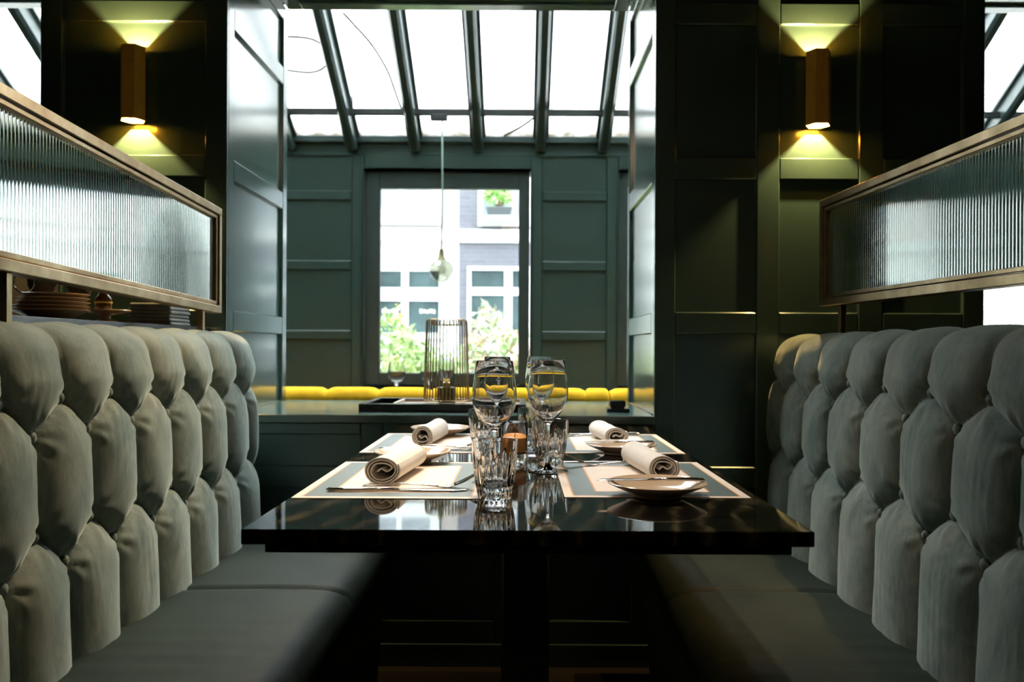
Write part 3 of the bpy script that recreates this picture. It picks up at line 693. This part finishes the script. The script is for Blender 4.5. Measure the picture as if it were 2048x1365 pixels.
# left: measured at y=1.344 and y=2.35
def lerp(a, b, ya, yb, y): return a+(b-a)*(y-ya)/(yb-ya)
yn = .88
partition(-1, (lerp(-.827, -.847, 1.344, 2.35, yn), yn), (-.847, 2.35), lerp(1.399, 1.371, 1.344, 2.35, yn), lerp(1.106, 1.080, 1.344, 2.35, yn), 1.371, 1.080, 'brass-framed ribbed glass screen above the left banquette')
partition(1, (lerp(.883, .847, 1.483, 2.35, yn), yn), (.847, 2.35), lerp(1.399, 1.4016, 1.483, 2.35, yn), lerp(1.104, 1.107, 1.483, 2.35, yn), 1.4016, 1.107, 'brass-framed ribbed glass screen above the right banquette')

# ------------------------------------------------------------------ wall sconces
def hexring(r, n=6): return [(r*math.cos(PI/3*k), r*math.sin(PI/3*k)) for k in range(n)]
def sconce(x, z0, z1, label):
    yc = YW+.012-.033-.012; t = thing('wall_sconce', label, 'lamp', (x, yc, z0), 0, None); h = z1-z0
    s = MB(); a = hexring(.038); b = hexring(.0355)
    V = [(p[0], p[1], z) for z in (0, h) for p in a]+[(p[0], p[1], z) for z in (0, h) for p in b]
    Fc = []
    for k in range(6):
        j = (k+1) % 6
        Fc += [(k, j, 6+j, 6+k), (12+j, 12+k, 18+k, 18+j), (j, k, 12+k, 12+j), (6+k, 6+j, 18+j, 18+k)]
    s.add(V, Fc); s.build('shade', GOLD, t)
    s = MB(); s.box((-.012, .0325, h/2-.03), (.012, .045, h/2+.03), c=.001); s.build('wall_bracket', GOLD, t)
    s = MB(); s.lathe([(0, h/2-.03), (.03, h/2-.03), (.03, h/2+.03), (0, h/2+.03)], 18); s.build('lamp_holder', BLACK, t)
    for zz in (h/2+.03, h/2-.03):
        o = MB().lathe([(0, -.002), (.012, -.002), (.012, .002), (0, .002)], 14).build('bulb', EMB, t, (0, 0, zz+(.003 if zz > h/2 else -.003)))
    for zz in (z1-.039, z0+.036):
        l = lamp('sconce_light', 'POINT', (0, 0, zz-z0), 38.0, (1.0, .64, .24), .004); l.parent = t
EMB = NT('warm_bulb'); EMB.p.inputs['Emission Color'].default_value = (1, .75, .35, 1); EMB.p.inputs['Emission Strength'].default_value = 6; EMB = EMB.m
sconce(-1.189, 1.678, 1.903, 'hexagonal brass up-and-down wall light on the left pillar')
sconce(.909, 1.673, 1.899, 'hexagonal brass up-and-down wall light on the right pillar')

# ------------------------------------------------------------------ table
TZ = .75; x0t, x1t, y0t, y1t = -.364, .387, 1.105, 2.58
t = thing('dining_table', 'glossy dark wood dining table set for four between the banquettes', 'table', (.011, 1.84, 0)); L = Vector(t.location)
s = MB(); s.box(Vector((x0t, y0t, TZ-.020))-L, Vector((x1t, y1t, TZ))-L, c=.0012); s.build('table_top', WOOD, t)
s = MB(); s.box(Vector((x0t+.027, y0t+.015, TZ-.034))-L, Vector((x1t-.025, y1t-.02, TZ-.0205))-L, c=.001); s.build('under_frame', BLACK, t)
for yy in (1.45, 2.25):
    s = MB(); s.box((-.04, yy-L.y-.04, .02), (.04, yy-L.y+.04, TZ-.035), c=.004); s.build('pedestal', DARKMETAL, t)
    s = MB(); s.box((-.27, yy-L.y-.05, 0), (.27, yy-L.y+.05, .02), c=.004); s.build('foot', DARKMETAL, t)

# placemats
s = MB(); s.box((-.149, -.21, 0), (.149, .21, .0012)); mm = s.mesh('placemat', MATPRINT)
for (x, y, lab) in ((-.2105, 1.54, 'printed placemat with teal border, front left of the table'), (.2215, 1.558, 'printed placemat with teal border, front right of the table'),
                    (-.2125, 2.115, 'printed placemat with teal border, back left of the table'), (.2265, 2.122, 'printed placemat with teal border, back right of the table')):
    tag(obj('placemat', mm, None, (x, y, TZ)), lab, 'placemat', 'placemats on the dining table')
# rolled napkins
def napkin(p0, p1, wd, ht, turns, seed, label):
    rg = random.Random(seed); p0, p1 = Vector(p0), Vector(p1); Ln = (p1-p0).length; d = (p1-p0)/Ln; sd = Vector((d.y, -d.x, 0))
    th_ = .0024; cs = []
    inner = smoothpts([(-.30, -.10, 0), (-.05, .12, 0), (.22, -.06, 0), (.44, .06, 0), (.52, .26, 0), (.30, .44, 0), (-.05, .50, 0), (-.42, .42, 0), (-.60, .08, 0)], 6)
    sx = 1 if seed < 3 else -1
    inner = [Vector((p.x, p.y*sx)) for p in inner]
    a0 = math.atan2(inner[-1].y, inner[-1].x); r0 = inner[-1].length
    N2_ = int(30*2.6)
    pts_ = list(inner)
    for k in range(1, N2_+1):
        f = k/N2_; th = a0+sx*2*PI*2.6*f; r = r0+(1-r0)*f**.8
        r *= 1+.05*math.sin(2*th+seed)*(1-f)+.02*math.sin(3*th+seed)
        pts_.append(Vector((math.cos(th)*r, math.sin(th)*r)))
    N = len(pts_)-1; cs = [(p.x*wd/2, p.y*ht/2) for p in pts_]
    zmin = min(c[1] for c in cs)
    V = []; M_ = 12
    for j in range(M_+1):
        g = j/M_; sc = 1-.04*math.sin(g*PI)+.03*(g-.5)
        for k, (a, b) in enumerate(cs):
            a0, b0 = cs[max(k-1, 0)]; a1, b1 = cs[min(k+1, N)]; tn = Vector((a1-a0, b1-b0)).normalized(); nn = (tn.y, -tn.x)
            off = .0045*(k/N)*math.sin(seed*3)*(1 if g > .5 else -1)*abs(2*g-1)**3
            for sg in (-.5, .5):
                V.append(d*(Ln*g+off)+sd*((a+nn[0]*th_*sg)*sc)+Vector((0, 0, (b+nn[1]*th_*sg-zmin+th_*.5)*sc)))
    R_ = 2*(N+1); Fc = []
    for j in range(M_):
        for k in range(N):
            a, b = j*R_+2*k, (j+1)*R_+2*k
            Fc += [(a, a+2, b+2, b), (a+1, b+1, b+3, a+3)]
        Fc += [(j*R_, (j+1)*R_, (j+1)*R_+1, j*R_+1), (j*R_+2*N, j*R_+2*N+1, (j+1)*R_+2*N+1, (j+1)*R_+2*N)]
    for k in range(N): Fc += [(2*k, 2*k+1, 2*k+3, 2*k+2), (M_*R_+2*k, M_*R_+2*k+2, M_*R_+2*k+3, M_*R_+2*k+1)]
    o = obj('rolled_napkin', mesh('rolled_napkin', V, Fc, LINEN, 50), None, (p0.x, p0.y, p0.z)); tag(o, label, 'napkin', 'rolled napkins')
zn = TZ+.0014
napkin((-.236, 1.455, zn), (-.216, 1.66, zn), .064, .050, 4, 0.6, 'rolled white linen napkin on the front left placemat')
napkin((.258, 1.51, zn), (.236, 1.73, zn), .058, .048, 4, 2.2, 'rolled white linen napkin on the front right placemat')
napkin((-.232, 2.01, zn), (-.212, 2.21, zn), .052, .052, 4, 4.1, 'rolled white linen napkin on the back left placemat')
napkin((.238, 2.07, zn), (.214, 2.27, zn), .060, .044, 4, 1.4, 'rolled white linen napkin on the back right placemat')

# bread plates
pp = [(0, .003), (.026, .003), (.034, 0), (.038, 0), (.040, .004), (.055, .010), (.075, .0185), (.0795, .021), (.080, .0225), (.0785, .0232), (.070, .0205), (.056, .0125), (.045, .0085), (.040, .0075), (0, .0075)]
s = MB(); s.lathe(pp, 56); platem = s.mesh('side_plate', PORCELAIN, 40)
PL = [(.222, 1.362, 'small beige side plate holding a butter knife, front right of the table'), (-.222, 1.757, 'small beige side plate behind the front left napkin'),
      (.229, 1.905, 'small beige side plate holding a butter knife, back right of the table'), (-.214, 2.285, 'small beige side plate behind the back left napkin')]
for x, y, lab in PL: tag(obj('side_plate', platem, None, (x, y, TZ+.0014)), lab, 'plate', 'side plates on the dining table')

# cutlery (along local +x from handle end to tip)
def knife_parts(length=.235, butter=False):
    k = length/.235
    s = MB(); s.tube([(0, 0, .003), (.004, 0, .0035), (.03*k, 0, .0038), (.08*k, 0, .0034), (.11*k, 0, .003)], [(.002, .0015), (.006, .003), (.0065, .0032), (.0048, .0028), (.0036, .0026)], 12)
    h_ = s.mesh('handle', STEEL, True)
    s = MB(); s.tube([(.11*k, 0, .003), (.125*k, 0, .0026), (.16*k, 0, .0022), (.21*k, 0, .002), (.228*k, .003, .002), (.235*k, .006, .002)], [(.0036, .0026), (.007, .0012), (.009, .001), (.009, .0009), (.006, .0008), (.001, .0005)], 10)
    return h_, s.mesh('blade', STEEL, True)
def fork_parts():
    s = MB(); s.tube(smoothpts([(0, 0, .0035), (.006, 0, .0055), (.05, 0, .008), (.09, 0, .0065), (.125, 0, .0025)], 4), [(.002+.0045*min(1, i/3), .0014) if i < 8 else (.0062-.0030*min(1, (i-8)/8), .0016) for i in range(17)], 10)
    h_ = s.mesh('handle', STEEL, True)
    s = MB(); s.tube(smoothpts([(.125, 0, .0025), (.138, 0, .002), (.148, 0, .0035), (.155, 0, .006)], 3), [(.0032+.0085*min(1, i/5), .0012) for i in range(10)], 10)
    for q in (-.0096, -.0032, .0032, .0096):
        s.tube(smoothpts([(.152, q, .0052), (.168, q, .0115), (.185, q*.97, .020), (.195, q*.95, .0255)], 3), [.0016]*8+[.0010, .0005], 6)
    return h_, s.mesh('tines', STEEL, True)
KP, FP, BP = knife_parts(), fork_parts(), knife_parts(.175, True)
def cutlery(name, parts, nms, loc, rz, label, ry=0):
    t = thing(name, label, name.replace('_', ' ').split()[-1], loc, rz, 'cutlery on the dining table'); t.rotation_euler = (0, ry, rz)
    for me, nm in zip(parts, nms): obj(nm, me, t)
zc = TZ+.0014
cutlery('knife', KP, ('handle', 'blade'), (-.318, 1.392, zc), .03, 'steel knife on the front left placemat, nearest the table front')
cutlery('fork', FP, ('handle', 'tines'), (-.262, 1.418, zc), .10, 'steel fork just behind the front left knife, tines up')
cutlery('knife', KP, ('handle', 'blade'), (.325, 1.752, zc), PI-.02, 'steel knife on the front right placemat beyond the napkin')
cutlery('fork', FP, ('handle', 'tines'), (.285, 1.716, zc), PI+.08, 'steel fork on the front right placemat beyond the plate')
cutlery('knife', KP, ('handle', 'blade'), (-.325, 1.955, zc), .03, 'steel knife on the back left placemat')
cutlery('fork', FP, ('handle', 'tines'), (-.275, 1.985, zc), .10, 'steel fork on the back left placemat, tines up')
cutlery('knife', KP, ('handle', 'blade'), (.33, 2.318, zc), PI-.02, 'steel knife on the back right placemat behind the napkin')
cutlery('fork', FP, ('handle', 'tines'), (.285, 2.285, zc), PI+.08, 'steel fork on the back right placemat behind the napkin')
cutlery('butter_knife', BP, ('handle', 'blade'), (.300, 1.368, zc+.0222), PI-.03, 'small butter knife lying across the front right side plate')
cutlery('butter_knife', BP, ('handle', 'blade'), (.305, 1.912, zc+.0222), PI-.03, 'small butter knife lying across the back right side plate')

# wine glasses
wg = [(0, 0), (.037, 0), (.0395, .0006), (.0395, .0014), (.030, .0028), (.012, .0055), (.0055, .011), (.0038, .02), (.0034, .045), (.0036, .075), (.0045, .088), (.008, .096), (.018, .104), (.030, .118), (.0375, .135), (.0395, .15), (.039, .165), (.0365, .185), (.0325, .2155), (.0320, .2160),
      (.0315, .2155), (.0355, .185), (.038, .165), (.0385, .15), (.0365, .1355), (.029, .119), (.017, .106), (.008, .1005), (0, .099)]
sm = [(a, b) for a, b in wg]
s = MB(); s.lathe(sm, 64); wgm = s.mesh('wine_glass', GLASS, 50)
def onT(px, py, D): return (X(px, py, D), D, TZ)
for (px, py, D, lab) in ((988, 967, 1.49, 'wine glass directly behind the front cut-glass tumbler, nearest of four'), (1095, 945, 1.635, 'wine glass right of the table centre before the second tumbler'),
                         (994, 880, 2.13, 'wine glass at the back left, seen through the nearest wine glass'), (1080, 880, 2.19, 'wine glass at the back right, seen through the right front wine glass')):
    tag(obj('wine_glass', wgm, None, onT(px, py, D)), lab, 'glass', 'wine glasses on the dining table')
# cut tumblers
def tumbler_mesh():
    n = 20*8; H = .093; V = []; Fc = []
    zs = [0, .002, .006, .014, .017, .020, .024, .030, .038, .046, .054, .062, .070, .076, .0925, .093]
    def R0(z):
        if z < .017: return .0265+.002*math.sin(min(z, .015)/.015*PI/2)
        return .0295+(.0368-.0295)*min(1, (z-.017)/.06)**.7
    for z in zs:
        for k in range(n):
            f = (k % 8)/8; tri = abs(2*f-1)            # 0 mid groove .. 1 ridge
            even = (k//8) % 2
            top = .072 if even else .060
            r = R0(z)
            if .019 < z < top:
                wdt = min(1, (top-z)/.03)**.8; r -= .0022*max(0, 1-tri/max(wdt, .05))*min(1, (z-.019)/.006)
            elif z < .016: r -= .0012*max(0, 1-tri)*(1 if .002 < z else 0)
            V.append((r*math.cos(2*PI*k/n), r*math.sin(2*PI*k/n), z))
    inner = [(.0353, .0925), (.0350, .076), (.0335, .05), (.0300, .026), (.0260, .0205), (.012, .018)]
    for r, z in inner:
        for k in range(n): V.append((r*math.cos(2*PI*k/n), r*math.sin(2*PI*k/n), z))
    m_ = len(zs)+len(inner)
    for j in range(m_-1):
        for k in range(n):
            a, b = j*n+k, j*n+(k+1) % n; Fc.append((a, b, b+n, a+n))
    c0 = len(V); V += [(0, 0, .001), (0, 0, .0178)]
    for k in range(n):
        Fc.append((c0, (k+1) % n, k)); Fc.append((c0+1, (m_-1)*n+k, (m_-1)*n+(k+1) % n))
    return mesh('cut_glass_tumbler', V, Fc, CUT, 32)
tum = tumbler_mesh()
for k, (px, py, D, lab) in enumerate(((989, 995, 1.345, 'cut-glass tumbler nearest the front edge of the table'), (1100, 935, 1.715, 'cut-glass tumbler beside the right front wine glass'),
                         (968, 890, 2.0, 'cut-glass tumbler at the back left of the table'), (1066, 885, 2.04, 'cut-glass tumbler at the back right of the table'))):
    o = obj('cut_glass_tumbler', tum, None, onT(px, py, D), (0, 0, .1*k)); tag(o, lab, 'glass', 'cut-glass tumblers on the dining table')
# candle holder
t = thing('tealight_holder', 'clear glass candle holder with amber wax in the middle of the table', 'candle holder', onT(1029, 920, 1.79))
s = MB(); s.lathe([(0, 0), (.0265, 0), (.028, .003), (.028, .081), (.0272, .082), (.0262, .081), (.0262, .020), (.024, .016), (0, .015)], 48); s.build('glass', GLASS, t, smooth=40)
s = MB(); s.lathe([(0, .0175), (.0235, .0185), (.0255, .022), (.0258, .049), (.0250, .0485), (.018, .047), (0, .047)], 40); s.build('wax', WAX, t, smooth=40)
s = MB(); s.tube([(0, 0, .046), (.001, 0, .054)], .0009, 6); s.build('wick', BLACK, t)

# ------------------------------------------------------------------ things on the niche sill
tx0, tx1, ty0, ty1 = X(717, 815, 2.72), X(1052, 815, 2.72), 2.72, 3.06
t = thing('black_tray', 'black rectangular tray with raised rim on the niche sill', 'tray', ((tx0+tx1)/2, (ty0+ty1)/2, SILL)); L = Vector(t.location)
def bb(name, mt, p, q, c=.001, tt=None):
    tt = tt or t; s = MB(); s.box(Vector(p)-Vector(tt.location), Vector(q)-Vector(tt.location), c=c); return s.build(name, mt, tt)
bb('bottom', BLACK, (tx0+.02, ty0+.02, SILL), (tx1-.02, ty1-.02, SILL+.008))
for p, q in (((tx0, ty0), (tx1, ty0+.02)), ((tx0, ty1-.02), (tx1, ty1)), ((tx0, ty0+.02), (tx0+.02, ty1-.02)), ((tx1-.02, ty0+.02), (tx1, ty1-.02))):
    bb('rim', BLACK, (p[0], p[1], SILL), (q[0], q[1], SILL+.026))
t = thing('brass_inner_tray', 'flat brown tray with a pale rim lying inside the black tray', 'tray', (-.22, 2.93, SILL+.008)); TT = t
SILLZ = SILL+.0085
bb('bottom', P('brown_leather', (.11, .06, .03), .4), (-.41, 2.80, SILLZ), (.0, 3.03, SILLZ+.006))
RIMC = P('pale_rim', (.5, .42, .33), .35)
for p, q in (((-.42, 2.79), (.01, 2.80)), ((-.42, 3.03), (.01, 3.035)), ((-.42, 2.80), (-.41, 3.03)), ((.0, 2.80), (.01, 3.03))):
    bb('rim', RIMC, (p[0], p[1], SILLZ), (q[0], q[1], SILLZ+.016))
# wire lamp
DL = 2.93; zb = SILLZ+.0065
t = thing('wire_cage_lamp', 'gold wire cage table lamp standing on the sill tray', 'lamp', (X(893, 790, DL), DL, zb))
rt, rb, hh = .0715, .0785, .292
s = MB(); s.lathe([(0, 0), (.062, 0), (.066, .002), (.066, .005), (.03, .006), (0, .006)], 40); s.build('base', WIRE, t, smooth=30)
wm = MB(); wm.tube([(rb, 0, .012), (rb-.001, 0, .06), ((rt+rb)/2, 0, .15), (rt, 0, hh-.012), (rt-.003, 0, hh-.004), (rt-.012, 0, hh), (rt-.018, 0, hh-.006), (rt-.019, 0, hh-.02)], .0014, 5); wmesh = wm.mesh('wire', WIRE, True)
for k in range(38): obj('wire', wmesh, t, (0, 0, 0), (0, 0, 2*PI*k/38))
def ring(r, z, rr): 
    s = MB(); N = 48; V = []; Fc = []
    for i in range(N):
        for j in range(8):
            a = 2*PI*i/N; b = 2*PI*j/8; V.append(((r+rr*math.cos(b))*math.cos(a), (r+rr*math.cos(b))*math.sin(a), z+rr*math.sin(b)))
    for i in range(N):
        for j in range(8): Fc.append((i*8+j, ((i+1) % N)*8+j, ((i+1) % N)*8+(j+1) % 8, i*8+(j+1) % 8))
    s.add(V, Fc); return s
ring(rb, .012, .002).build('ring', WIRE, t, smooth=True); ring(rt-.019, hh-.02, .0016).build('ring', WIRE, t, smooth=True)
s = MB()
for k in range(3):
    a = 2*PI*k/3+.3; s.tube([(.063*math.cos(a), .063*math.sin(a), .004), (rb*math.cos(a), rb*math.sin(a), .012)], .002, 6)
s.build('cage_foot', WIRE, t)
# ribbed pot / lamp holder
V = []; Fc = []; n = 80
for z, r in ((.006, .026), (.010, .0325), (.012, .033), (.052, .033), (.056, .031), (.057, .02)):
    for k in range(n):
        rr = r*(1-.035*(1 if (k % 4) < 2 and .011 < z < .053 else 0)); V.append((rr*math.cos(2*PI*k/n), rr*math.sin(2*PI*k/n), z))
for j in range(5):
    for k in range(n): Fc.append((j*n+k, j*n+(k+1) % n, (j+1)*n+(k+1) % n, (j+1)*n+k))
Fc += [tuple(range(n))[::-1], tuple(5*n+k for k in range(n))]
obj('ribbed_holder', mesh('ribbed_holder', V, Fc, P('green_bronze', (.13, .12, .05), .35, metal=.7)), t)
s = MB(); s.lathe([(0, .057), (.013, .057), (.014, .072), (.012, .074), (0, .074)], 24); s.build('socket', WIRE, t)
s = MB(); s.lathe([(0, .072), (.011, .073), (.012, .085), (.018, .10), (.027, .122), (.0285, .135), (.025, .15), (.014, .162), (0, .166), (0, .165), (.0135, .161), (.0243, .1495), (.0277, .135), (.0262, .122), (.0172, .10), (.0112, .086), (.0100, .075), (0, .0745)], 32); s.build('bulb', GLASS, t, smooth=True)
# small black stand on the sill
t = thing('black_block_stand', 'small stepped black stand at the right end of the niche sill', 'stand', (X(1235, 815, 2.78), 2.79, SILL)); L = Vector(t.location)
s = MB(); s.box((-.037, -.035, 0), (.037, .035, .011), c=.001); s.build('base_plate', BLACK, t)
s = MB(); s.box((-.022, -.018, .011), (.022, .02, .017)); s.build('neck', BLACK, t)
s = MB(); s.box((-.026, -.02, .017), (.026, .022, .036), c=.001); s.build('block', BLACK, t)

# ------------------------------------------------------------------ service shelf behind the left banquette
t = thing('service_cabinet', 'dark cabinet behind the left banquette carrying stacked plates', 'cabinet', (-1.16, 1.85, 0)); SH = 1.045
bb('body', DARKWALL, (-1.38, 1.2, 0), (-.96, 2.55, SH-.025), tt=t); bb('top', BLACK, (-1.40, 1.18, SH-.025), (-.945, 2.58, SH), tt=t)
for k in range(3): bb('door', DARKWALL, (-1.345+0, 1.22+.44*k, .05), (-1.345+.001+.0, 1.22+.44*k+.42, SH-.06), tt=t) if False else None
DP = MB().lathe(pp, 48).mesh('stacked_plate', DARKPLATE, 40)
labs = ['bottom plate of the brown stack behind the left banquette', 'second plate up in the brown stack behind the left banquette', 'middle plate of the brown stack behind the left banquette', 'fourth plate up in the brown stack behind the left banquette', 'top plate of the brown stack behind the left banquette']
for k in range(5):
    f = 1.0-.035*k; r = .080*f
    o = obj('stacked_plate', DP, None, (-1.04+.003*k, 1.87, SH+.0095*k)); o.scale = (f, f, f); tag(o, labs[k], 'plate', 'plates stacked behind the left banquette')
cupm = MB().lathe([(0, 0), (.018, 0), (.02, .003), (.029, .02), (.031, .042), (.0298, .042), (.027, .02), (.018, .006), (0, .005)], 32).mesh('cup', P('dark_cup', (.05, .035, .025), .1), 40)
for (dx, dy, lab) in ((-.035, 0, 'dark cup on the plate stack, left one'), (.035, .03, 'dark cup on the plate stack, right one')):
    tag(obj('small_cup', cupm, None, (-1.04+dx, 1.9+dy, SH+.0565)), lab, 'cup', 'cups on the plate stack')
t = thing('glint_ring', 'thin chrome ring drawing a round glass highlight on the plate stack behind the left banquette', 'ring', (-1.075, 1.83, SH+.0565))  # ring modelled in place of the white highlight on a round glass
o = ring(.022, 0, .0016).build('hoop', CHROME, t, (0, 0, .0235), (PI/2, 0, 0), smooth=True)
FPm = MB().lathe([(0, 0), (.03, 0), (.032, .004), (.012, .012), (.012, .02), (.055, .028), (.06, .032), (.058, .034), (0, .026)], 40)
tag(FPm.build('footed_dish', DARKPLATE, None, (-1.045, 2.13, SH), smooth=40), 'small footed dark dish beside the plate stack', 'dish')
t = thing('amber_bottle', 'small amber glass bottle standing on the footed dish', 'bottle', (-1.05, 2.13, SH+.0325))
MB().lathe([(0, 0), (.018, 0), (.02, .003), (.02, .03), (.012, .04), (.015, .05), (.018, .062), (.016, .072), (0, .074)], 24).build('body', P('amber_glass', (.12, .06, .015), .08, Transmission_Weight=.4), t, smooth=40)
MB().lathe([(.0205, .018), (.0208, .018), (.0208, .022), (.0205, .022)], 24).build('label_band', P('yellow_band', (.6, .5, .1), .4), t)
s = MB()
for k in range(6): s.box((-.06+.002*(k % 2), -.07, .0108*k), (.06-.002*(k % 3), .07, .0108*k+.0104), c=.004)
tag(s.build('folded_cloths', GREYCLOTH, None, (-1.03, 2.42, SH)), 'pile of folded grey cloths behind the left banquette end', 'cloth')
bpy.context.view_layer.update()

s = MB(); s.box((-1.46, 1.15, 0), (-1.42, 2.60, 1.19), c=.003)
tag(s.build('room_divider', DARKWALL), 'low dark divider panel behind the service cabinet at left', 'divider')
bpy.context.view_layer.update()
